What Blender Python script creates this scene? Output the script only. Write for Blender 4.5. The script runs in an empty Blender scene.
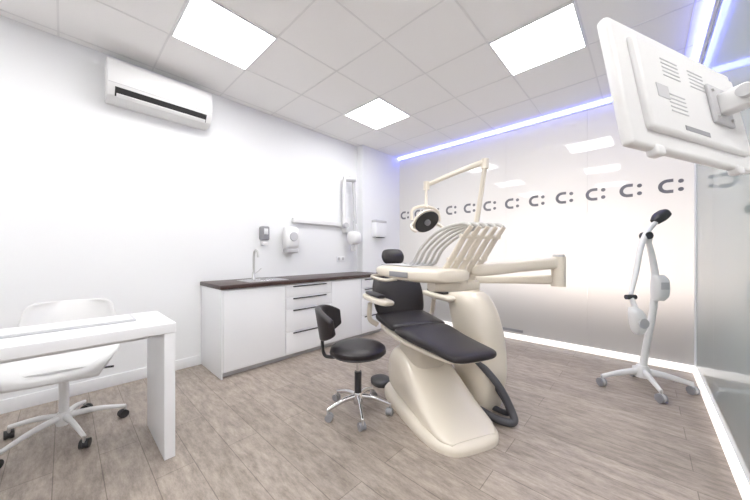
import bpy, bmesh, math
from mathutils import Vector, Matrix
C=bpy.context; S=C.scene
# ---------------------------------------------------------------- materials
def mat(name,col,rough=.5,metal=0,emit=None,es=0,coat=0,noise=0,bump=0,bscale=60):
    m=bpy.data.materials.new(name); m.use_nodes=True
    nt=m.node_tree; b=nt.nodes['Principled BSDF']
    b.inputs['Base Color'].default_value=(*col,1); b.inputs['Roughness'].default_value=rough
    b.inputs['Metallic'].default_value=metal
    if coat: b.inputs['Coat Weight'].default_value=coat; b.inputs['Coat Roughness'].default_value=.08
    if emit: b.inputs['Emission Color'].default_value=(*emit,1); b.inputs['Emission Strength'].default_value=es
    if noise or bump:
        tc=nt.nodes.new('ShaderNodeTexCoord'); n=nt.nodes.new('ShaderNodeTexNoise'); n.inputs['Scale'].default_value=bscale
        nt.links.new(tc.outputs['Object'],n.inputs['Vector'])
        if noise:
            mx=nt.nodes.new('ShaderNodeMix'); mx.data_type='RGBA'
            mx.inputs[6].default_value=(*[c*(1-noise) for c in col],1); mx.inputs[7].default_value=(*[min(1,c*(1+noise)) for c in col],1)
            nt.links.new(n.outputs['Fac'],mx.inputs[0]); nt.links.new(mx.outputs[2],b.inputs['Base Color'])
        if bump:
            bp=nt.nodes.new('ShaderNodeBump'); bp.inputs['Strength'].default_value=bump; bp.inputs['Distance'].default_value=.002
            nt.links.new(n.outputs['Fac'],bp.inputs['Height']); nt.links.new(bp.outputs['Normal'],b.inputs['Normal'])
    return m
M_wall=mat('wall_paint',(.84,.85,.865),.85,noise=.01,bump=.05,bscale=120)
M_ceil=mat('ceiling_tile',(.93,.92,.915),.9,noise=.02,bump=.2,bscale=150)
M_grid=mat('ceiling_bar',(.82,.81,.81),.6)
M_white=mat('white_lacquer',(.84,.85,.87),.3,noise=.01)
M_plast=mat('white_plastic',(.80,.80,.80),.35,noise=.01)
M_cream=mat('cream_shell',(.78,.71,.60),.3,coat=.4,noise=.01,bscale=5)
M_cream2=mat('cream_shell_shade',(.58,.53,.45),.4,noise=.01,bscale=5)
M_black=mat('black_leather',(.008,.005,.007),.42,bump=.25,bscale=90)
M_dark=mat('dark_plastic',(.020,.020,.022),.4,noise=.05)
M_grey=mat('grey_plastic',(.26,.26,.28),.4,noise=.03)
M_lgrey=mat('light_grey_plastic',(.52,.52,.54),.4,noise=.02)
M_hose=mat('grey_hose',(.50,.49,.47),.45,noise=.05)
M_dhose=mat('dark_hose',(.06,.06,.07),.5,noise=.1,bscale=200)
M_chrome=mat('chrome',(.75,.75,.77),.12,1)
M_steel=mat('brushed_steel',(.6,.6,.6),.3,1)
M_counter=mat('counter_laminate',(.042,.020,.017),.4,noise=.25,bscale=30)
M_blue=mat('logo_grey_vinyl',(.16,.16,.18),.5,noise=.02)
M_panel=mat('led_panel_diffuser',(1,1,1),.5,emit=(1,.99,.975),es=10.5)
M_led=mat('led_strip',(.5,.5,1),.5,emit=(.17,.21,1),es=4.2)
M_track=mat('track_white_glow',(.88,.87,.86),.4,emit=(1,.93,.88),es=.4)  # faint warm emission stands in for light spilling on the tracks, not a lamp
def glassmat(name,trans,diff,rough,gl,lowdark=1.0):
    m=bpy.data.materials.new(name); m.use_nodes=True; nt=m.node_tree; nt.nodes.clear()
    o=nt.nodes.new('ShaderNodeOutputMaterial'); t=nt.nodes.new('ShaderNodeBsdfTranslucent'); d=nt.nodes.new('ShaderNodeBsdfDiffuse')
    g=nt.nodes.new('ShaderNodeBsdfGlossy'); m1=nt.nodes.new('ShaderNodeMixShader'); m2=nt.nodes.new('ShaderNodeMixShader'); f=nt.nodes.new('ShaderNodeFresnel')
    mx=nt.nodes.new('ShaderNodeMix'); mx.data_type='RGBA'
    tc=nt.nodes.new('ShaderNodeTexCoord'); sx=nt.nodes.new('ShaderNodeSeparateXYZ'); nt.links.new(tc.outputs['Object'],sx.inputs[0])
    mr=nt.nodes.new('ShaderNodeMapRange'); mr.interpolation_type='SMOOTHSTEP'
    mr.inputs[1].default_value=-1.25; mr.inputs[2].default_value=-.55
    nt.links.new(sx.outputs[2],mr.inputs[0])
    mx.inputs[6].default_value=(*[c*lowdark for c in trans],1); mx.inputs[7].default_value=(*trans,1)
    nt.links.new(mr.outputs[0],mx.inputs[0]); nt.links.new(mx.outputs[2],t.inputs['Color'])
    d.inputs['Color'].default_value=(*diff,1); g.inputs['Roughness'].default_value=rough; f.inputs['IOR'].default_value=gl
    m1.inputs[0].default_value=.5
    nt.links.new(t.outputs[0],m1.inputs[1]); nt.links.new(d.outputs[0],m1.inputs[2])
    nt.links.new(f.outputs[0],m2.inputs[0]); nt.links.new(m1.outputs[0],m2.inputs[1]); nt.links.new(g.outputs[0],m2.inputs[2])
    nt.links.new(m2.outputs[0],o.inputs[0]); return m
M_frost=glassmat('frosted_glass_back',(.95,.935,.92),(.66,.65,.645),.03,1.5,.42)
M_frost2=glassmat('frosted_glass_side',(.70,.78,.77),(.50,.56,.56),.06,1.5,.9)
def floormat():
    m=bpy.data.materials.new('vinyl_wood_planks'); m.use_nodes=True; nt=m.node_tree; b=nt.nodes['Principled BSDF']; L=nt.links.new
    tc=nt.nodes.new('ShaderNodeTexCoord'); br=nt.nodes.new('ShaderNodeTexBrick')
    br.inputs['Scale'].default_value=1; br.inputs['Brick Width'].default_value=1.25; br.inputs['Row Height'].default_value=.18
    br.inputs['Mortar Size'].default_value=.0022; br.inputs['Mortar Smooth'].default_value=.3; br.offset=.37
    br.inputs['Color1'].default_value=(.295,.247,.208,1); br.inputs['Color2'].default_value=(.37,.313,.268,1); br.inputs['Mortar'].default_value=(.17,.138,.115,1)
    L(tc.outputs['Object'],br.inputs['Vector'])
    mp=nt.nodes.new('ShaderNodeMapping'); mp.inputs['Scale'].default_value=(2.2,8,1); L(tc.outputs['Object'],mp.inputs[0])
    n=nt.nodes.new('ShaderNodeTexNoise'); n.inputs['Scale'].default_value=3.2; n.inputs['Detail'].default_value=12; n.inputs['Roughness'].default_value=.80; L(mp.outputs[0],n.inputs['Vector'])
    cr=nt.nodes.new('ShaderNodeValToRGB'); cr.color_ramp.elements[0].position=.36; cr.color_ramp.elements[0].color=(.58,.57,.56,1)
    cr.color_ramp.elements[1].position=.64; cr.color_ramp.elements[1].color=(1.3,1.3,1.31,1); L(n.outputs['Fac'],cr.inputs[0])
    mx=nt.nodes.new('ShaderNodeMix'); mx.data_type='RGBA'; mx.blend_type='MULTIPLY'; mx.inputs[0].default_value=1
    L(br.outputs['Color'],mx.inputs[6]); L(cr.outputs[0],mx.inputs[7]); L(mx.outputs[2],b.inputs['Base Color'])
    b.inputs['Roughness'].default_value=.38
    bp=nt.nodes.new('ShaderNodeBump'); bp.inputs['Strength'].default_value=.15; bp.inputs['Distance'].default_value=.003; L(n.outputs['Fac'],bp.inputs['Height']); L(bp.outputs[0],b.inputs['Normal'])
    return m
M_floor=floormat()
# ---------------------------------------------------------------- helpers
def link(o,parent=None):
    S.collection.objects.link(o)
    if parent: o.parent=parent
    return o
def empty(name,loc=(0,0,0),rot=(0,0,0)):
    o=bpy.data.objects.new(name,None); o.location=loc; o.rotation_euler=rot; o.empty_display_size=.1
    return link(o)
def mesh(name,vs,fs,m,parent=None,smooth=False,loc=(0,0,0),rot=(0,0,0),auto=None):
    me=bpy.data.meshes.new(name); me.from_pydata([tuple(v) for v in vs],[],fs); me.validate()
    bm=bmesh.new(); bm.from_mesh(me); bmesh.ops.recalc_face_normals(bm,faces=bm.faces)
    for f in bm.faces: f.smooth=smooth
    if smooth:
        for e in bm.edges:
            if len(e.link_faces)==2 and e.calc_face_angle(0)>math.radians(auto or 42): e.smooth=False
    bm.to_mesh(me); bm.free()
    me.materials.append(m); o=bpy.data.objects.new(name,me); o.location=loc; o.rotation_euler=rot
    return link(o,parent)
def box(name,size,loc,m,parent=None,bev=0,rot=(0,0,0),seg=3):
    me=bpy.data.meshes.new(name); bm=bmesh.new(); bmesh.ops.create_cube(bm,size=1)
    for v in bm.verts: v.co=Vector((v.co.x*size[0],v.co.y*size[1],v.co.z*size[2]))
    if bev:
        bmesh.ops.bevel(bm,geom=bm.edges[:],offset=min(bev,min(size)*.49),segments=seg,profile=.5,affect='EDGES')
        for f in bm.faces: f.smooth=True
        for e in bm.edges:
            if len(e.link_faces)==2 and e.calc_face_angle(0)>math.radians(40): e.smooth=False
    bm.to_mesh(me); bm.free(); me.materials.append(m)
    o=bpy.data.objects.new(name,me); o.location=loc; o.rotation_euler=rot
    return link(o,parent)
def b2(name,lo,hi,m,parent=None,bev=0):
    return box(name,[hi[i]-lo[i] for i in range(3)],[(hi[i]+lo[i])/2 for i in range(3)],m,parent,bev)
def catmull(pts,n):
    P=[Vector(p) for p in pts]
    if len(P)<3 or n<=1: return P
    Q=[P[0]*2-P[1]]+P+[P[-1]*2-P[-2]]; out=[]
    for i in range(1,len(Q)-2):
        p0,p1,p2,p3=Q[i-1:i+3]
        for k in range(n):
            t=k/n; out.append(.5*((2*p1)+(p2-p0)*t+(2*p0-5*p1+4*p2-p3)*t*t+(3*p1-p0-3*p2+p3)*t**3))
    out.append(P[-1]); return out
def sweep(name,pts,r,m,parent=None,seg=14,n=8,flat=1.0,up=None):
    if isinstance(r,(int,float)): r=[r]*len(pts)
    R=[v.x for v in catmull([(a,0,0) for a in r],n)] if len(pts)>2 else list(r)
    P=catmull(pts,n); vs=[];fs=[]
    T=[(P[min(i+1,len(P)-1)]-P[max(i-1,0)]).normalized() for i in range(len(P))]
    u=Vector(up) if up else (Vector((0,0,1)) if abs(T[0].z)<.9 else Vector((1,0,0)))
    for i,p in enumerate(P):
        if up: u=Vector(up)
        u=(u-T[i]*u.dot(T[i])).normalized(); w=T[i].cross(u)
        for k in range(seg):
            a=2*math.pi*k/seg; vs.append(p+u*math.cos(a)*R[i]+w*math.sin(a)*R[i]*flat)
    for i in range(len(P)-1):
        for k in range(seg):
            k2=(k+1)%seg; fs.append((i*seg+k,i*seg+k2,(i+1)*seg+k2,(i+1)*seg+k))
    fs.append(tuple(range(seg))); fs.append(tuple((len(P)-1)*seg+k for k in range(seg)))
    return mesh(name,vs,fs,m,parent,True)
def loft(name,secs,m,parent=None,seg=36,sub=5,loc=(0,0,0),rot=(0,0,0)):
    cs=catmull([s[0] for s in secs],sub); us=catmull([s[1] for s in secs],sub); vv=catmull([s[2] for s in secs],sub)
    es=[v.x for v in catmull([(s[3],0,0) for s in secs],sub)]
    vs=[];fs=[]
    for c,u,v,e in zip(cs,us,vv,es):
        for k in range(seg):
            a=2*math.pi*k/seg; ca,sa=math.cos(a),math.sin(a)
            x=math.copysign(abs(ca)**(2/e),ca); y=math.copysign(abs(sa)**(2/e),sa)
            vs.append(c+u*x+v*y)
    N=len(cs)
    for i in range(N-1):
        for k in range(seg):
            k2=(k+1)%seg; fs.append((i*seg+k,i*seg+k2,(i+1)*seg+k2,(i+1)*seg+k))
    fs.append(tuple(range(seg))); fs.append(tuple((N-1)*seg+k for k in range(seg)))
    return mesh(name,vs,fs,m,parent,True,loc,rot,60)
def lathe(name,prof,m,parent=None,loc=(0,0,0),rot=(0,0,0),seg=40,sy=1):
    vs=[];fs=[]
    for r,z in prof:
        for k in range(seg):
            a=2*math.pi*k/seg; vs.append((r*math.cos(a),r*math.sin(a)*sy,z))
    for i in range(len(prof)-1):
        for k in range(seg):
            k2=(k+1)%seg; fs.append((i*seg+k,i*seg+k2,(i+1)*seg+k2,(i+1)*seg+k))
    fs.append(tuple(range(seg))); fs.append(tuple((len(prof)-1)*seg+k for k in range(seg)))
    return mesh(name,vs,fs,m,parent,True,loc,rot)
def cyl(name,a,b,r,m,parent=None,seg=24): return sweep(name,[a,b],r,m,parent,seg)
def pad(name,xs,m,parent,yc=0,sub=5):
    secs=[((x,yc,z),(0,w,0),(0,0,t),3.2) for x,z,w,t in xs]
    return loft(name,secs,m,parent,sub=sub)
# ---------------------------------------------------------------- room
XL,XR,YB,ZC=-3.43,.36,4.2,2.90
b2('floor',(-3.6,-2.4,-.1),(2.4,7.0,0),M_floor)
b2('ceiling',(-3.6,-2.4,ZC),(2.4,4.3,ZC+.1),M_ceil)
b2('wall_left',(XL-.12,-2.4,0),(XL,YB+.1,ZC),M_wall)
b2('wall_column',(XL,3.25,0),(-3.3,YB-.0,ZC),M_wall)
b2('wall_rear',(XL,-2.4,0),(2.3,-2.3,ZC),M_wall)
b2('wall_right',(2.2,-2.3,0),(2.3,2.06,ZC),M_wall)
b2('wall_return',(XR+.03,2.0,0),(2.2,2.08,ZC),M_wall)
b2('baseboard_left',(XL,-2.3,0),(XL+.015,.99,.10),M_white,bev=.003)
b2('baseboard_rear',(XL+.02,-2.3,0),(2.2,-2.285,.10),M_white)
gb=empty('window_1',(0,0,0))
xs=[-3.3,-2.35,-1.42,-.5,XR]
for i in range(4):
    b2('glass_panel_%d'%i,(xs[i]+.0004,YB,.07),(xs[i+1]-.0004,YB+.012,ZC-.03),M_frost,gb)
b2('bottom_track',(-3.3,YB-.03,0),(XR,YB+.05,.07),M_track,gb,.005)
b2('top_track',(-3.3,YB-.02,ZC-.05),(XR,YB+.05,ZC-.001),M_white,gb,.004)
b2('floor_lock',(-1.46,YB-.02,.10),(-1.20,YB-.002,.135),M_grey,gb,.004)
gs=empty('window_2',(0,0,0))
b2('glass_panel_0',(XR,2.13,.07),(XR+.012,3.2,ZC-.03),M_frost2,gs)
b2('glass_panel_1',(XR,3.201,.07),(XR+.012,YB-.01,ZC-.03),M_frost2,gs)
b2('side_bottom_track',(XR-.025,2.05,0),(XR+.03,YB-.03,.06),M_track,gs,.005)
b2('side_top_track',(XR-.02,2.05,ZC-.05),(XR+.03,YB-.02,ZC-.001),M_white,gs,.004)
b2('end_post',(XR-.01,2.08,.06),(XR+.03,2.13,ZC-.05),M_lgrey,gs)
b2('corner_post',(XR-.012,YB-.03,.07),(XR+.015,YB-.002,ZC-.05),M_white,gs)
ls=empty('led_strip_light',(0,0,0))
b2('led_back',(-3.29,YB-.060,ZC-.040),(XR-.06,YB-.03,ZC-.004),M_led,ls)
b2('led_side',(XR-.060,2.1,ZC-.040),(XR-.03,YB-.06,ZC-.004),M_led,ls)
vs=[];fs=[]
def addbox(lo,hi):
    n=len(vs)
    for z in (lo[2],hi[2]):
        vs.extend([(lo[0],lo[1],z),(hi[0],lo[1],z),(hi[0],hi[1],z),(lo[0],hi[1],z)])
    for f in [(0,1,2,3),(4,5,6,7),(0,1,5,4),(1,2,6,5),(2,3,7,6),(3,0,4,7)]: fs.append(tuple(n+i for i in f))
gx=[-2.75+.6*k for k in range(-1,9)]; gy=[2.37+.6*k for k in range(-7,4)]
for x in gx:
    if XL<x<2.2: addbox((x-.006,-2.29,ZC-.003),(x+.006,4.12 if x<XR-.05 else 1.99,ZC-.0005))
for y in gy:
    if y<4.1: addbox((XL+.01,y-.006,ZC-.0033),((XR-.07) if y>1.99 else 2.19,y+.006,ZC-.0005))
mesh('trim_ceiling_grid',vs,fs,M_grid)
k=0
for (ix,iy) in [(-2.75,.57),(-2.75,2.37),(-.95,2.37),(-.95,.57),(-2.75,-1.23),(-.95,-1.23),(.85,-1.23),(.85,.57)]:
    e=empty('ceiling_light_panel' if k==0 else 'ceiling_light_panel.%03d'%k,(ix+.3,iy+.3,ZC)); k+=1
    box('diffuser',(.565,.565,.008),(0,0,-.008),M_panel,e)
    for s in (-1,1):
        box('frame',(.585,.012,.014),(0,s*.2885,-.008),M_white,e); box('frame',(.012,.585,.014),(s*.2885,0,-.008),M_white,e)
# logo band
vs=[];fs=[]
def sector(cx,cz,ri,ro,a0,a1,n,y0,y1):
    b=len(vs)
    for i in range(n+1):
        a=a0+(a1-a0)*i/n
        for y in (y0,y1):
            for r in (ri,ro): vs.append((cx+r*math.cos(a),y,cz+r*math.sin(a)))
    for i in range(n):
        p=b+4*i;q=p+4
        fs.extend([(p,p+1,q+1,q),(p+2,q+2,q+3,p+3),(p,q,q+2,p+2),(p+1,p+3,q+3,q+1)])
    fs.append((b,b+2,b+3,b+1)); e=b+4*n; fs.append((e,e+1,e+3,e+2))
K=1.15
for i in range(12):
    cx=-3.18+.306*i; cz=1.85
    sector(cx-.02,cz,.034*K,.062*K,math.radians(90),math.radians(270),16,YB-.003,YB-.0005)
    for s in (-1,1):
        z0=cz+s*.048*K
        addbox((cx-.02,YB-.003,z0-.014*K),(cx+.018*K,YB-.0005,z0+.014*K))
        sector(cx+.064*K,cz+s*.036*K,.0,.018*K,0,2*math.pi,14,YB-.003,YB-.0005)
mesh('logo_decal_band',vs,fs,M_blue)
# ---------------------------------------------------------------- base cabinet
cb=empty('base_cabinet',(0,0,0)); X0=-2.85
b2('plinth',(XL+.02,1.02,0),(X0-.06,3.245,.06),M_lgrey,cb)
b2('carcass',(XL+.005,1.0,.05),(X0-.02,3.245,.83),M_white,cb)
b2('end_panel',(XL+.005,.985,0),(X0-.001,1.0,.83),M_white,cb,.002)
b2('worktop',(XL+.002,.975,.83),(X0+.015,3.247,.87),M_counter,cb,.004)
def front(nm,y0,y1,z0,z1,h=True):
    b2(nm,(X0-.02,y0+.003,z0),(X0,y1-.003,z1),M_white,cb,.002)
    if h: b2(nm+'_handle',(X0-.0,(y0+y1)/2-(y1-y0)*.36,z1-.022),(X0+.014,(y0+y1)/2+(y1-y0)*.36,z1-.008),M_dark,cb,.003)
front('door_a',1.0,1.64,.06,.815,False)
for i,(z0,z1) in enumerate([(.06,.30),(.306,.55),(.556,.68),(.686,.815)]):
    front('drawer_a%d'%i,1.64,2.27,z0,z1); front('drawer_b%d'%i,2.78,3.24,z0,z1)
front('door_b',2.27,2.78,.06,.815,False)
sk=empty('sink_basin',(-3.09,1.5,.87))
box('rim',(.32,.44,.006),(0,0,.003),M_steel,sk,.003)
box('bowl',(.26,.34,.004),(0,0,.0075),M_chrome,sk,.001)
lathe('drain',[(.0,0),(.03,0),(.028,.004),(.0,.004)],M_grey,sk,(0,0,.009))
fa=empty('sink_faucet',(-3.32,1.50,.870))
lathe('base',[(.0,0),(.026,0),(.026,.01),(.018,.02),(.016,.08),(.0,.08)],M_steel,fa)
sweep('spout',[(0,0,.06),(0,0,.22),(.01,0,.30),(.05,0,.33),(.10,0,.31),(.11,0,.25)],.013,M_steel,fa)
sweep('lever',[(0,.015,.06),(0,.05,.085),(0,.09,.12)],.006,M_steel,fa)
sd=empty('soap_dispenser',(XL,1.66,1.38))
box('body',(.09,.10,.17),(.046,0,.03),M_grey,sd,.02); box('window',(.004,.05,.07),(.092,0,.05),M_white,sd,.001)
box('nozzle_lever',(.07,.07,.05),(.04,0,-.09),M_plast,sd,.012)
pd=empty('paper_cup_dispenser',(XL,2.01,1.33))
loft('housing',[((.02,0,-.12),(.02,0,0),(0,.07,0),3),((.06,0,-.08),(.058,0,0),(0,.095,0),3),((.07,0,.04),(.068,0,0),(0,.11,0),3),((.06,0,.15),(.055,0,0),(0,.10,0),3),((.04,0,.19),(.03,0,0),(0,.06,0),3)],M_plast,pd)
lathe('front_dial',[(.0,0),(.06,0),(.055,.012),(.0,.014)],M_lgrey,pd,(.135,0,.05),(0,math.pi/2,0))
box('lower_tray',(.12,.16,.05),(.062,0,-.13),M_lgrey,pd,.012)
xr=empty('wall_xray_arm',(XL,2.98,1.60))
b2('mount_rail',(.0,-.93,-.03),(.05,.06,.04),M_plast,xr,.012)
b2('wall_plate',(.0,-.06,-.12),(.06,.07,.12),M_plast,xr,.015)
sweep('arm_lower',[(.08,-.07,.0),(.10,-.09,.68)],.03,M_plast,xr); sweep('arm_upper',[(.13,.07,.66),(.16,.08,.02)],.024,M_lgrey,xr)
cyl('elbow',(.08,-.09,.69),(.17,.07,.69),.035,M_lgrey,xr); cyl('shoulder',(.03,-.05,-.01),(.13,-.07,-.01),.04,M_lgrey,xr)
sweep('elbow_link',[(.10,-.09,.68),(.12,-.02,.74),(.14,.07,.68)],.025,M_plast,xr)
cyl('yoke',(.16,.06,.06),(.16,.06,-.10),.022,M_lgrey,xr)
loft('tube_head',[((.17,-.05,-.2),(.05,0,0),(0,0,.06),2.6),((.17,-.01,-.2),(.09,0,0),(0,0,.10),2.6),((.17,.10,-.2),(.09,0,0),(0,0,.10),2.6),((.17,.15,-.2),(.05,0,0),(0,0,.06),2.6)],M_plast,xr)
cyl('cone',(.17,.03,-.28),(.17,.03,-.40),.035,M_lgrey,xr)
so=empty('wall_socket',(XL,2.9,1.08)); box('plate',(.01,.16,.08),(.006,0,0),M_white,so,.004)
for s in(-1,1): cyl('hole',(.011,s*.04,0),(.0125,s*.04,0),.024,M_lgrey,so)
tw=empty('paper_towel_dispenser',(-3.3,3.58,1.58))
box('body',(.11,.26,.26),(.056,0,-.02),M_white,tw,.02); box('lid',(.115,.265,.05),(.058,0,.11),M_lgrey,tw,.015); box('slot',(.05,.16,.01),(.08,0,-.153),M_dark,tw)
# AC
ac=empty('wall_air_conditioner',(XL-.002,.24,2.47))
prof=[(0,0),(.10,0),(.165,.025),(.20,.075),(.215,.13),(.215,.24),(.205,.30),(.18,.33),(0,.33)]
vs=[];fs=[];Lac=.79
for y in(0,Lac):
    for x,z in prof: vs.append((x,y,z))
n=len(prof)
for i in range(n): fs.append((i,(i+1)%n,n+(i+1)%n,n+i))
fs.append(tuple(range(n)));fs.append(tuple(range(n,2*n)))
o=mesh('casing',vs,fs,M_plast,ac,True); bv=o.modifiers.new('b','BEVEL'); bv.width=.008; bv.segments=3
mesh('air_slot',[(.168,.05,.022),(.209,.05,.088),(.209,Lac-.05,.088),(.168,Lac-.05,.022),(.15,.05,.04),(.15,Lac-.05,.04)],[(0,1,2,3),(0,4,1),(3,2,5)],M_dark,ac)
mesh('louver',[(.174,.06,.014),(.198,.06,.036),(.198,Lac-.06,.036),(.174,Lac-.06,.014),(.172,.06,.018),(.196,.06,.040),(.196,Lac-.06,.040),(.172,Lac-.06,.018)],[(0,1,2,3),(4,5,6,7),(0,1,5,4),(3,2,6,7),(1,2,6,5),(0,3,7,4)],M_plast,ac)
box('seam_line',(.002,Lac-.01,.003),(.216,Lac/2,.115),M_lgrey,ac)
# ---------------------------------------------------------------- desk
dk=empty('desk',(0,0,0))
b2('top',(-2.48,-.80,.715),(-1.975,.44,.77),M_white,dk,.003)
b2('leg_panel_1',(-2.475,.385,0),(-1.98,.437,.715),M_white,dk,.002)
b2('leg_panel_2',(-2.475,-.797,0),(-1.98,-.745,.715),M_white,dk,.002)
b2('stretcher',(-2.44,-.745,.60),(-2.42,.385,.715),M_white,dk,.002)
dp=empty('desk_mat',(-2.29,-.02,.77)); box('pad',(.20,.62,.012),(0,0,.0065),M_lgrey,dp,.004); box('inlay',(.17,.59,.004),(0,0,.0145),M_white,dp,.001)
# ---------------------------------------------------------------- star base helper
def star(p,R,mleg,hubz,n=5,rot=0,mw=M_dark,thick=.017,wr=.027):
    lathe('hub',[(.0,hubz-.05),(.035,hubz-.05),(.04,hubz-.01),(.03,hubz+.03),(.0,hubz+.03)],mleg,p)
    for i in range(n):
        a=rot+2*math.pi*i/n; c,s=math.cos(a),math.sin(a)
        sweep('leg_%d'%i,[(c*.02,s*.02,hubz),(c*R*.5,s*R*.5,hubz-.008),(c*R,s*R,wr*2+.022)],[thick*1.25,thick,thick*.75],mleg,p,flat=.8)
        cyl('caster_stem_%d'%i,(c*R,s*R,wr*2+.025),(c*R,s*R,wr*1.3),.008,M_steel,p)
        b=a+.9+i; ax=Vector((math.cos(b),math.sin(b),0)); ctr=Vector((c*R,s*R,wr))+Vector((-ax.y,ax.x,0))*.012
        cyl('wheel_%da'%i,ctr-ax*.022,ctr-ax*.006,wr,mw,p,20); cyl('wheel_%db'%i,ctr+ax*.006,ctr+ax*.022,wr,mw,p,20)
        cyl('caster_hood_%d'%i,ctr-ax*.007,ctr+ax*.007,wr*.9,M_grey if mw!=M_dark else mw,p,20)
oc=empty('office_swivel_chair',(-2.74,-.0,0),(0,0,math.radians(-10)))
star(oc,.30,M_plast,.12,5,.45)
cyl('gas_lift',(0,0,.1),(0,0,.40),.024,M_plast,oc); cyl('gas_rod',(0,0,.3),(0,0,.41),.014,M_chrome,oc)
box('mechanism',(.22,.16,.04),(0,0,.405),M_plast,oc,.015)
sweep('tilt_lever',[(0,.05,.40),(0,.16,.39),(0,.24,.385)],.007,M_dark,oc)
prof=[(.25,.415),(.22,.445),(.12,.445),(0,.435),(-.10,.44),(-.19,.47),(-.245,.54),(-.265,.63),(-.28,.72),(-.30,.80),(-.31,.83)]
hw=[.19,.235,.262,.265,.26,.255,.245,.24,.23,.21,.17]
PP=catmull([(a,0,b) for a,b in prof],4); HW=[v.x for v in catmull([(a,0,0) for a in hw],4)]
vs=[];fs=[];NV=17
for i,(p,w) in enumerate(zip(PP,HW)):
    f=i/(len(PP)-1)
    for j in range(NV):
        t=-1+2*j/(NV-1); cur=abs(t)**2.6
        back=max(0,min(1,(f-.45)/.3))
        vs.append((p.x+.10*cur*back,t*w,p.z+.075*cur*(1-back)*min(1,f*6)))
for i in range(len(PP)-1):
    for j in range(NV-1): a=i*NV+j; fs.append((a,a+1,a+NV+1,a+NV))
o=mesh('seat_shell',vs,fs,M_plast,oc,True,auto=80); sm=o.modifiers.new('s','SOLIDIFY'); sm.thickness=.014; sm.offset=0
pad('seat_cushion',[(-.17,.465,.10,.006),(-.14,.467,.17,.014),(.0,.460,.19,.016),(.14,.462,.18,.014),(.19,.465,.12,.006)],M_plast,oc)
# dentist stool
st=empty('dental_stool',(-1.547,1.476,0),(0,0,math.radians(223)))
star(st,.235,M_chrome,.12,5,.5,mw=M_grey,wr=.026)
cyl('gas_lift_cover',(0,0,.12),(0,0,.30),.026,M_dark,st); cyl('gas_rod',(0,0,.28),(0,0,.42),.014,M_chrome,st)
cyl('seat_plate',(0,0,.41),(0,0,.425),.10,M_dark,st)
lathe('seat_cushion',[(.0,.425),(.17,.425),(.195,.435),(.205,.455),(.200,.478),(.18,.492),(.12,.498),(.0,.50)],M_black,st)
lathe('seat_piping',[(.203,.443),(.208,.447),(.203,.451)],M_dark,st)
sweep('back_bracket',[(.05,0,.415),(.20,0,.405),(.255,0,.44),(.265,0,.60)],.012,M_dark,st,flat=1.8)
vs=[];fs=[];NA=15;NZ=9
for j in range(NZ):
    z=j/(NZ-1); zz=.545+.235*z
    for i in range(NA):
        a=math.radians(-58+116*i/(NA-1)); e=abs(i/(NA-1)*2-1)
        h=1-.55*e**2.5; R=.225+.035*z
        vs.append((R*math.cos(a)*1.05+.02,R*math.sin(a)*.95,.66+(zz-.66)*h))
for j in range(NZ-1):
    for i in range(NA-1): a=j*NA+i; fs.append((a,a+1,a+NA+1,a+NA))
o=mesh('back_pad',vs,fs,M_black,st,True,auto=80); sm=o.modifiers.new('s','SOLIDIFY'); sm.thickness=.045; sm.offset=0
bv=o.modifiers.new('b','BEVEL'); bv.width=.018; bv.segments=4; bv.limit_method='ANGLE'
# ---------------------------------------------------------------- dental chair unit
dc=empty('dental_chair_unit',(-.764,1.681,0),(0,0,math.radians(154.2)))
loft('base_plate',[((.43,0,.0),(.49,0,0),(0,.265,0),3.6),((.43,0,.035),(.49,0,0),(0,.265,0),3.6),((.435,0,.06),(.47,0,0),(0,.245,0),3.4)],M_cream,dc,seg=60,sub=2)
def V(h): return (0,0,h)
loft('base_body',[((-.02,0,.05),(0,.16,0),V(.015),3),((.06,0,.06),(0,.21,0),V(.045),3),((.22,0,.09),(0,.22,0),V(.09),3.4),((.40,0,.15),(0,.215,0),V(.15),3.6),((.58,0,.20),(0,.21,0),V(.20),3.6),((.75,0,.21),(0,.20,0),V(.21),3.4),((.86,0,.17),(0,.17,0),V(.17),3.2),((.90,0,.12),(0,.12,0),V(.11),3)],M_cream,dc,seg=44)
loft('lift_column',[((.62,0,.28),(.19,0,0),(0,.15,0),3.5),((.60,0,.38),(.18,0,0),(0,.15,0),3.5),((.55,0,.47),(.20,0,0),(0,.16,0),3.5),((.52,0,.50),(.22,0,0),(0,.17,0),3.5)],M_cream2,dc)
pad('seat_shell',[(.02,.505,.09,.012),(.10,.505,.14,.02),(.30,.505,.18,.028),(.60,.51,.22,.035),(.90,.53,.22,.045),(1.02,.56,.18,.03)],M_cream,dc)
pad('leg_rest_cushion',[(-.06,.548,.08,.010),(-.045,.55,.14,.022),(.0,.552,.172,.03),(.15,.553,.185,.033),(.35,.555,.21,.036),(.52,.565,.235,.038),(.60,.57,.235,.03),(.62,.57,.21,.014)],M_black,dc)
pad('seat_cushion',[(.60,.575,.20,.015),(.63,.58,.24,.034),(.75,.585,.25,.04),(.92,.60,.25,.045),(.99,.61,.24,.04),(1.02,.615,.20,.02)],M_black,dc)
def bsec(x,z,w,t,e=3):
    nrm=Vector((.94,0,-.34)); return ((x,0,z),(0,w,0),tuple(nrm*t),e)
loft('back_cushion',[bsec(.955,.60,.16,.02),bsec(.965,.63,.225,.04),bsec(1.0,.72,.25,.048),bsec(1.04,.84,.25,.045),bsec(1.08,.94,.22,.042),bsec(1.105,1.01,.17,.035),bsec(1.11,1.03,.12,.015)],M_black,dc)
loft('back_shell',[bsec(1.02,.56,.14,.03),bsec(1.045,.68,.20,.035),bsec(1.09,.82,.21,.035),bsec(1.13,.94,.17,.03),bsec(1.15,1.0,.11,.015)],M_cream,dc)
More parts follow.
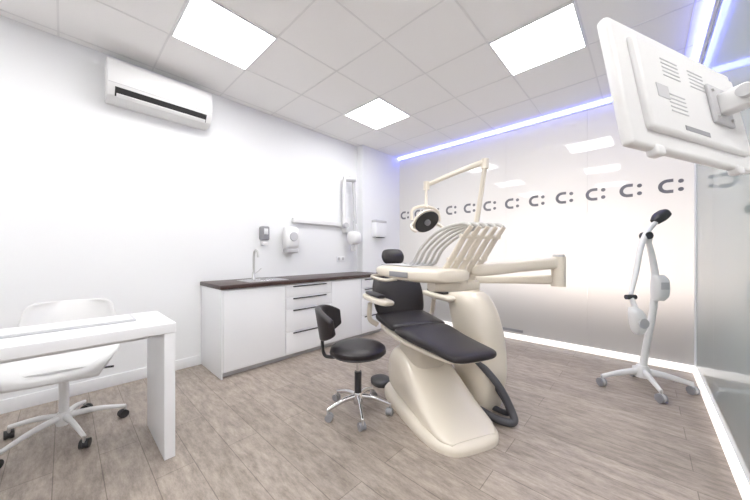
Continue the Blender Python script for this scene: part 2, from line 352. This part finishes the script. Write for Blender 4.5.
sweep('headrest_bar',[(1.12,0,.95),(1.165,0,1.06),(1.18,0,1.12)],.02,M_chrome,dc,flat=.5)
loft('headrest_cushion',[bsec(1.12,1.065,.05,.012),bsec(1.125,1.08,.095,.03),bsec(1.145,1.135,.115,.038),bsec(1.165,1.19,.095,.03),bsec(1.17,1.205,.05,.012)],M_black,dc)
for s,nm in((1,'near'),(-1,'far')):
    sweep('armrest_post_'+nm,[(.95,s*.24,.54),(.95,s*.31,.60),(.92,s*.32,.74)],.022,M_cream,dc,flat=.7)
    loft('armrest_'+nm,[((.58,s*.29,.785),(0,.03,0),V(.010),3),((.62,s*.29,.785),(0,.055,0),V(.022),3),((.80,s*.30,.785),(0,.062,0),V(.026),3),((1.0,s*.30,.79),(0,.055,0),V(.024),3),((1.06,s*.30,.79),(0,.025,0),V(.012),3)],M_cream,dc)
    loft('armrest_pad_'+nm,[((.70,s*.30,.819),(0,.02,0),V(.006),3),((.73,s*.30,.822),(0,.036,0),V(.014),3),((.95,s*.31,.825),(0,.036,0),V(.014),3),((.99,s*.31,.825),(0,.016,0),V(.006),3)],M_black,dc)
loft('unit_body',[((.46,-.40,.0),(.20,0,0),(0,.14,0),3.2),((.44,-.40,.08),(.20,0,0),(0,.14,0),3.2),((.42,-.42,.28),(.20,0,0),(0,.15,0),3.0),((.46,-.44,.50),(.20,0,0),(0,.15,0),3.0),((.53,-.45,.68),(.20,0,0),(0,.15,0),3.0),((.59,-.45,.80),(.18,0,0),(0,.135,0),3.0),((.60,-.45,.85),(.14,0,0),(0,.10,0),2.6)],M_cream,dc,seg=44)
loft('unit_bridge',[((.55,-.12,.42),(.12,0,0),V(.07),3),((.53,-.25,.42),(.13,0,0),V(.09),3),((.52,-.36,.42),(.13,0,0),V(.10),3)],M_cream,dc)
loft('cuspidor_bowl',[((.80,-.42,.74),(.05,0,0),(0,.05,0),2),((.80,-.42,.78),(.10,0,0),(0,.10,0),2),((.80,-.42,.85),(.125,0,0),(0,.125,0),2),((.80,-.42,.86),(.115,0,0),(0,.115,0),2)],M_plast,dc)
cyl('cuspidor_support',(.64,-.44,.72),(.80,-.42,.76),.05,M_cream,dc)
lathe('post_collar',[(.0,.83),(.06,.83),(.06,.93),(.045,.96),(.0,.96)],M_cream,dc,(.60,-.46,0))
sweep('light_post',[(.60,-.46,.92),(.575,-.47,1.2),(.52,-.50,1.55),(.47,-.52,1.89)],[.030,.026,.021,.019],M_cream,dc)
cyl('post_elbow',(.47,-.52,1.86),(.47,-.52,1.94),.03,M_cream,dc)
sweep('light_arm',[(.47,-.52,1.92),(.61,-.32,1.84),(.74,-.13,1.75)],[.024,.021,.018],M_cream,dc,flat=.8)
cyl('arm_elbow',(.74,-.13,1.71),(.74,-.13,1.78),.026,M_cream,dc)
sweep('light_drop',[(.74,-.13,1.73),(.73,-.12,1.63),(.70,-.10,1.55)],.014,M_cream,dc)
sweep('light_yoke',[(.70,.035,1.44),(.71,.02,1.53),(.71,-.10,1.565),(.71,-.22,1.53),(.70,-.235,1.44)],.013,M_cream,dc)
Lr=(0,math.radians(-128),math.radians(12))
lp=(.70,-.10,1.44)
lathe('lamp_back_shell',[(.0,-.055),(.06,-.05),(.10,-.02),(.112,.0),(.112,.012),(.0,.012)],M_cream,dc,lp,Lr,sy=1.15)
lathe('lamp_reflector',[(.0,.0125),(.098,.0125),(.102,.02),(.095,.024),(.03,.016),(.0,.016)],M_dark,dc,lp,Lr,sy=1.15)
lathe('lamp_bulb',[(.0,.016),(.026,.016),(.024,.04),(.0,.045)],M_grey,dc,lp,Lr)
for s in(-1,1): sweep('lamp_handle',[(.70,-.10+s*.11,1.42),(.68,-.10+s*.15,1.39),(.64,-.10+s*.16,1.36),(.62,-.10+s*.13,1.34)],.013,M_cream,dc)
def beam(nm,a,b,w,h,m=M_cream):
    a=Vector(a);b=Vector(b);d=(b-a).normalized(); sdir=d.cross(Vector((0,0,1))).normalized(); up=sdir.cross(d)
    L=(b-a).length
    S_=[(-.03,.5),(0,.85),(.06,1),(L*.5,.95),(L-.06,1),(L,.85),(L+.03,.5)]
    loft(nm,[(tuple(a+d*t),tuple(sdir*w*k),tuple(up*h*k),3.4) for t,k in S_],m,dc,seg=28,sub=3)
cyl('arm_pivot',(.56,-.47,.84),(.56,-.47,.99),.055,M_cream,dc)
beam('lower_arm',(.54,-.48,.95),(.0,-.72,.985),.035,.032)
cyl('elbow_joint',(-.01,-.725,.94),(-.01,-.725,1.145),.045,M_cream,dc)
cyl('elbow_cap',(-.01,-.725,1.145),(-.01,-.725,1.16),.036,M_lgrey,dc)
beam('upper_arm',(.0,-.72,1.105),(.12,-.12,1.055),.042,.042)
cyl('tray_pivot',(.16,-.03,.97),(.16,-.03,1.07),.05,M_cream,dc)
loft('delivery_head',[((.02,.10,1.03),(0,.06,0),V(.02),3),((.05,.12,1.03),(0,.13,0),V(.042),3.4),((.25,.17,1.03),(0,.17,0),V(.05),3.6),((.48,.21,1.035),(0,.16,0),V(.048),3.6),((.63,.235,1.04),(0,.14,0),V(.036),3.4),((.69,.245,1.04),(0,.09,0),V(.018),3)],M_cream,dc,seg=44)
box('tray_mat',(.34,.20,.006),(.46,.215,1.085),M_lgrey,dc,.002,(0,0,math.radians(10)))
box('control_panel',(.20,.006,.035),(.30,.352,1.03),M_grey,dc,.002,(0,0,math.radians(10)))
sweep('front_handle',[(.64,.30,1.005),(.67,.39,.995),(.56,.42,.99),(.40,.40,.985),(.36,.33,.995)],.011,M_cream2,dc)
for i in range(5):
    yy=.05-.062*i
    sweep('instrument_guide_%d'%i,[(.17,yy+.10,.955),(.14,yy+.075,1.03),(.085,yy+.04,1.13),(.025,yy+.01,1.24),(-.035,yy-.015,1.33)],[.021,.024,.024,.022,.017],M_cream,dc,flat=.45,up=(0,1,0))
    ye=.02+.045*(4-i)
    sweep('instrument_hose_%d'%i,[(-.03,yy-.015,1.33),(.03,yy,1.35),(.15,(yy+ye)/2+.01,1.31),(.27,ye-.01,1.21),(.37,ye,1.10)],.0105,M_hose,dc)
    sweep('handpiece_%d'%i,[(.36,ye,1.115),(.41,ye+.005,1.085),(.48,ye+.01,1.095)],[.010,.012,.007],M_steel,dc)
for z,x,dy in((1.0,.155,.09),(1.13,.09,.04),(1.27,.01,.005)):
    sweep('guide_crossbar',[(x,.075+dy,z),(x,-.225+dy,z)],.013,M_cream,dc)
loft('guide_base',[((.17,.18,.955),(.05,0,0),V(.03),3),((.17,.0,.955),(.05,0,0),V(.038),3),((.17,-.16,.955),(.05,0,0),V(.03),3)],M_cream,dc)
sweep('supply_hose',[(.44,-.28,.42),(.30,-.31,.36),(.16,-.36,.24),(.09,-.40,.10),(.06,-.39,.035),(.12,-.32,.032),(.26,-.28,.04)],.026,M_dhose,dc,n=10)
sweep('supply_hose_2',[(.44,-.30,.36),(.30,-.36,.28),(.20,-.43,.14),(.16,-.45,.035),(.28,-.40,.03)],.02,M_dhose,dc,n=10)
loft('foot_control',[((1.0,.18,.0),(.11,0,0),(0,.09,0),2.4),((1.0,.18,.03),(.11,0,0),(0,.09,0),2.4),((1.0,.18,.045),(.08,0,0),(0,.06,0),2.4)],M_dark,dc,sub=2)
# ---------------------------------------------------------------- whitening lamp stand
ws=empty('whitening_lamp_stand',(-.02,3.45,0),(0,0,math.radians(43)))
ends=[(-.34,.02),(-.10,-.27),(.29,-.14),(.12,.22)]
for i,(x,y) in enumerate(ends):
    sweep('leg_%d'%i,[(0,0,.14),(x*.45,y*.45,.125),(x,y,.085)],[.032,.026,.018],M_plast,ws,flat=.7)
    cyl('caster_stem_%d'%i,(x,y,.09),(x,y,.05),.008,M_steel,ws)
    cyl('wheel_%da'%i,(x-.024,y,.034),(x-.008,y,.034),.034,M_grey,ws); cyl('wheel_%db'%i,(x+.008,y,.034),(x+.024,y,.034),.034,M_grey,ws)
    cyl('hood_%d'%i,(x-.009,y,.038),(x+.009,y,.038),.034,M_lgrey,ws)
lathe('hub',[(.0,.09),(.055,.09),(.06,.13),(.04,.19),(.0,.19)],M_plast,ws)
sweep('column',[(0,0,.15),(.04,0,.38),(.095,0,.68),(.115,0,.92),(.09,0,1.12),(.05,0,1.28)],[.030,.029,.029,.030,.026,.022],M_plast,ws,flat=.8)
loft('control_box',[((.11,-.03,.76),(.04,0,0),(0,.03,0),3),((.12,-.035,.81),(.06,0,0),(0,.045,0),3),((.12,-.035,.93),(.06,0,0),(0,.045,0),3),((.11,-.03,.98),(.04,0,0),(0,.03,0),3)],M_plast,ws)
box('display',(.07,.004,.06),(.12,-.082,.89),M_lgrey,ws,.002)
sweep('swing_arm',[(.12,-.01,1.45),(.03,-.02,1.36),(-.05,-.04,1.22),(-.12,-.07,1.0),(-.19,-.10,.82)],[.018,.022,.022,.020,.016],M_plast,ws)
sweep('arm_link',[(.05,0,1.26),(.05,-.01,1.32),(.02,-.02,1.36)],.024,M_plast,ws)
cyl('arm_joint',(.02,-.05,1.32),(.02,.02,1.32),.032,M_dark,ws)
loft('lamp_head',[((.10,-.01,1.44),(.025,0,-.02),(0,.03,0),3),((.14,-.01,1.48),(.035,0,-.03),(0,.045,0),3),((.19,-.01,1.52),(.03,0,-.028),(0,.04,0),3),((.21,-.01,1.535),(.015,0,-.015),(0,.02,0),3)],M_dark,ws)
cyl('arm_end_joint',(-.23,-.10,.80),(-.15,-.10,.80),.02,M_dark,ws)
sweep('mouthpiece_neck',[(-.19,-.10,.80),(-.18,-.12,.74),(-.17,-.14,.68)],.018,M_plast,ws)
loft('mouthpiece_lamp',[((-.20,-.14,.72),(.03,0,0),(0,.03,0),2.6),((-.19,-.15,.68),(.05,0,0),(0,.045,0),2.6),((-.17,-.15,.60),(.06,0,0),(0,.05,0),2.6),((-.17,-.15,.53),(.045,0,0),(0,.04,0),2.6),((-.17,-.15,.50),(.025,0,0),(0,.02,0),2.6)],M_plast,ws)
lathe('lamp_ring',[(.0,0),(.04,0),(.04,.01),(.0,.01)],M_lgrey,ws,(-.17,-.195,.60),(math.pi/2,0,0))
# ---------------------------------------------------------------- monitor
mo=empty('wall_monitor',(.087,1.321,1.630),(math.radians(-9.5),0,math.radians(65.4)))
box('screen_frame',(.72,.03,.375),(0,0.0,0),M_plast,mo,.012)
box('screen',(.69,.003,.345),(0,.0160,0),M_dark,mo,.001)
o=box('rear_bulge',(.60,.024,.28),(.01,-.020,.0),M_plast,mo,.018)
box('vesa_plate',(.13,.010,.13),(.13,-.036,.0),M_lgrey,mo,.004)
for r,(x0,z0) in enumerate([(-.13,.09),(.02,.09),(-.13,-.02)]):
    for i in range(5): box('vent_%d_%d'%(r,i),(.09,.002,.003),(x0,-.0322,z0-.013*i),M_lgrey,mo)
box('label',(.06,.002,.04),(-.20,-.0322,-.02),M_lgrey,mo); box('port_bay',(.14,.002,.014),(-.05,-.0322,-.115),M_grey,mo)
for sx in(-1,1):
    for sz in(-1,1): cyl('screw',(.13+sx*.045,-.041,sz*.045),(.13+sx*.045,-.046,sz*.045),.006,M_steel,mo)
box('tilt_bracket',(.05,.07,.07),(.13,-.072,.0),M_plast,mo,.01)
for sx in(-1,1): box('lower_grip',(.04,.03,.03),(sx*.24,-.005,-.19),M_plast,mo,.008)
bpy.context.view_layer.update()
iw=mo.matrix_world.inverted()
def L2(p): return tuple(iw@Vector(p))
piv=Vector(mo.matrix_world@Vector((.13,-.10,0)))
cyl('tilt_axis',(.08,-.10,0),(.18,-.10,0),.018,M_lgrey,mo)
sweep('arm_front',[tuple(L2(piv)),L2((.30,1.55,1.72)),L2((.33,1.80,1.82))],.015,M_plast,mo)
sweep('arm_front_2',[tuple(L2(piv+Vector((0,0,-.03)))),L2((.30,1.55,1.66)),L2((.33,1.80,1.77))],.011,M_plast,mo)
cyl('arm_joint',L2((.33,1.80,1.74)),L2((.33,1.80,1.88)),.025,M_lgrey,mo)
cyl('ceiling_pole',L2((.33,1.80,1.85)),L2((.33,1.80,ZC-.001)),.018,M_plast,mo)
cyl('ceiling_flange',L2((.33,1.80,ZC-.02)),L2((.33,1.80,ZC-.001)),.05,M_plast,mo)
sweep('cable',[L2(piv),L2((.27,1.50,1.58)),L2((.32,1.72,1.66)),L2((.345,1.79,1.87))],.006,M_dark,mo)
# ---------------------------------------------------------------- lights outside
def area(name,loc,rot,sx,sy,e,col):
    l=bpy.data.lights.new(name,'AREA'); l.shape='RECTANGLE'; l.size=sx; l.size_y=sy; l.energy=e; l.color=col
    o=bpy.data.objects.new(name,l); o.location=loc; o.rotation_euler=rot; link(o); return o
area('outside_daylight',(-.9,6.0,1.2),(math.radians(-90),0,0),3.2,1.2,120,(1,.975,.96))
area('outside_sun_glow',(-.2,5.2,.8),(math.radians(-90),0,0),1.4,.6,30,(1,.78,.64))
W=bpy.data.worlds.new('world'); S.world=W; W.use_nodes=True
W.node_tree.nodes['Background'].inputs[0].default_value=(.97,.97,1,1); W.node_tree.nodes['Background'].inputs[1].default_value=.85
# ---------------------------------------------------------------- camera
cam=bpy.data.cameras.new('camera'); co=bpy.data.objects.new('camera',cam); link(co)
cam.sensor_width=36; cam.lens=36*290/750; cam.shift_y=3/750; cam.clip_start=.02
co.location=(0,0,1.17); co.rotation_euler=(math.radians(90),0,math.radians(43)); S.camera=co
S.view_settings.view_transform='Standard'; S.view_settings.look='None'; S.view_settings.exposure=.9; S.view_settings.gamma=1.08
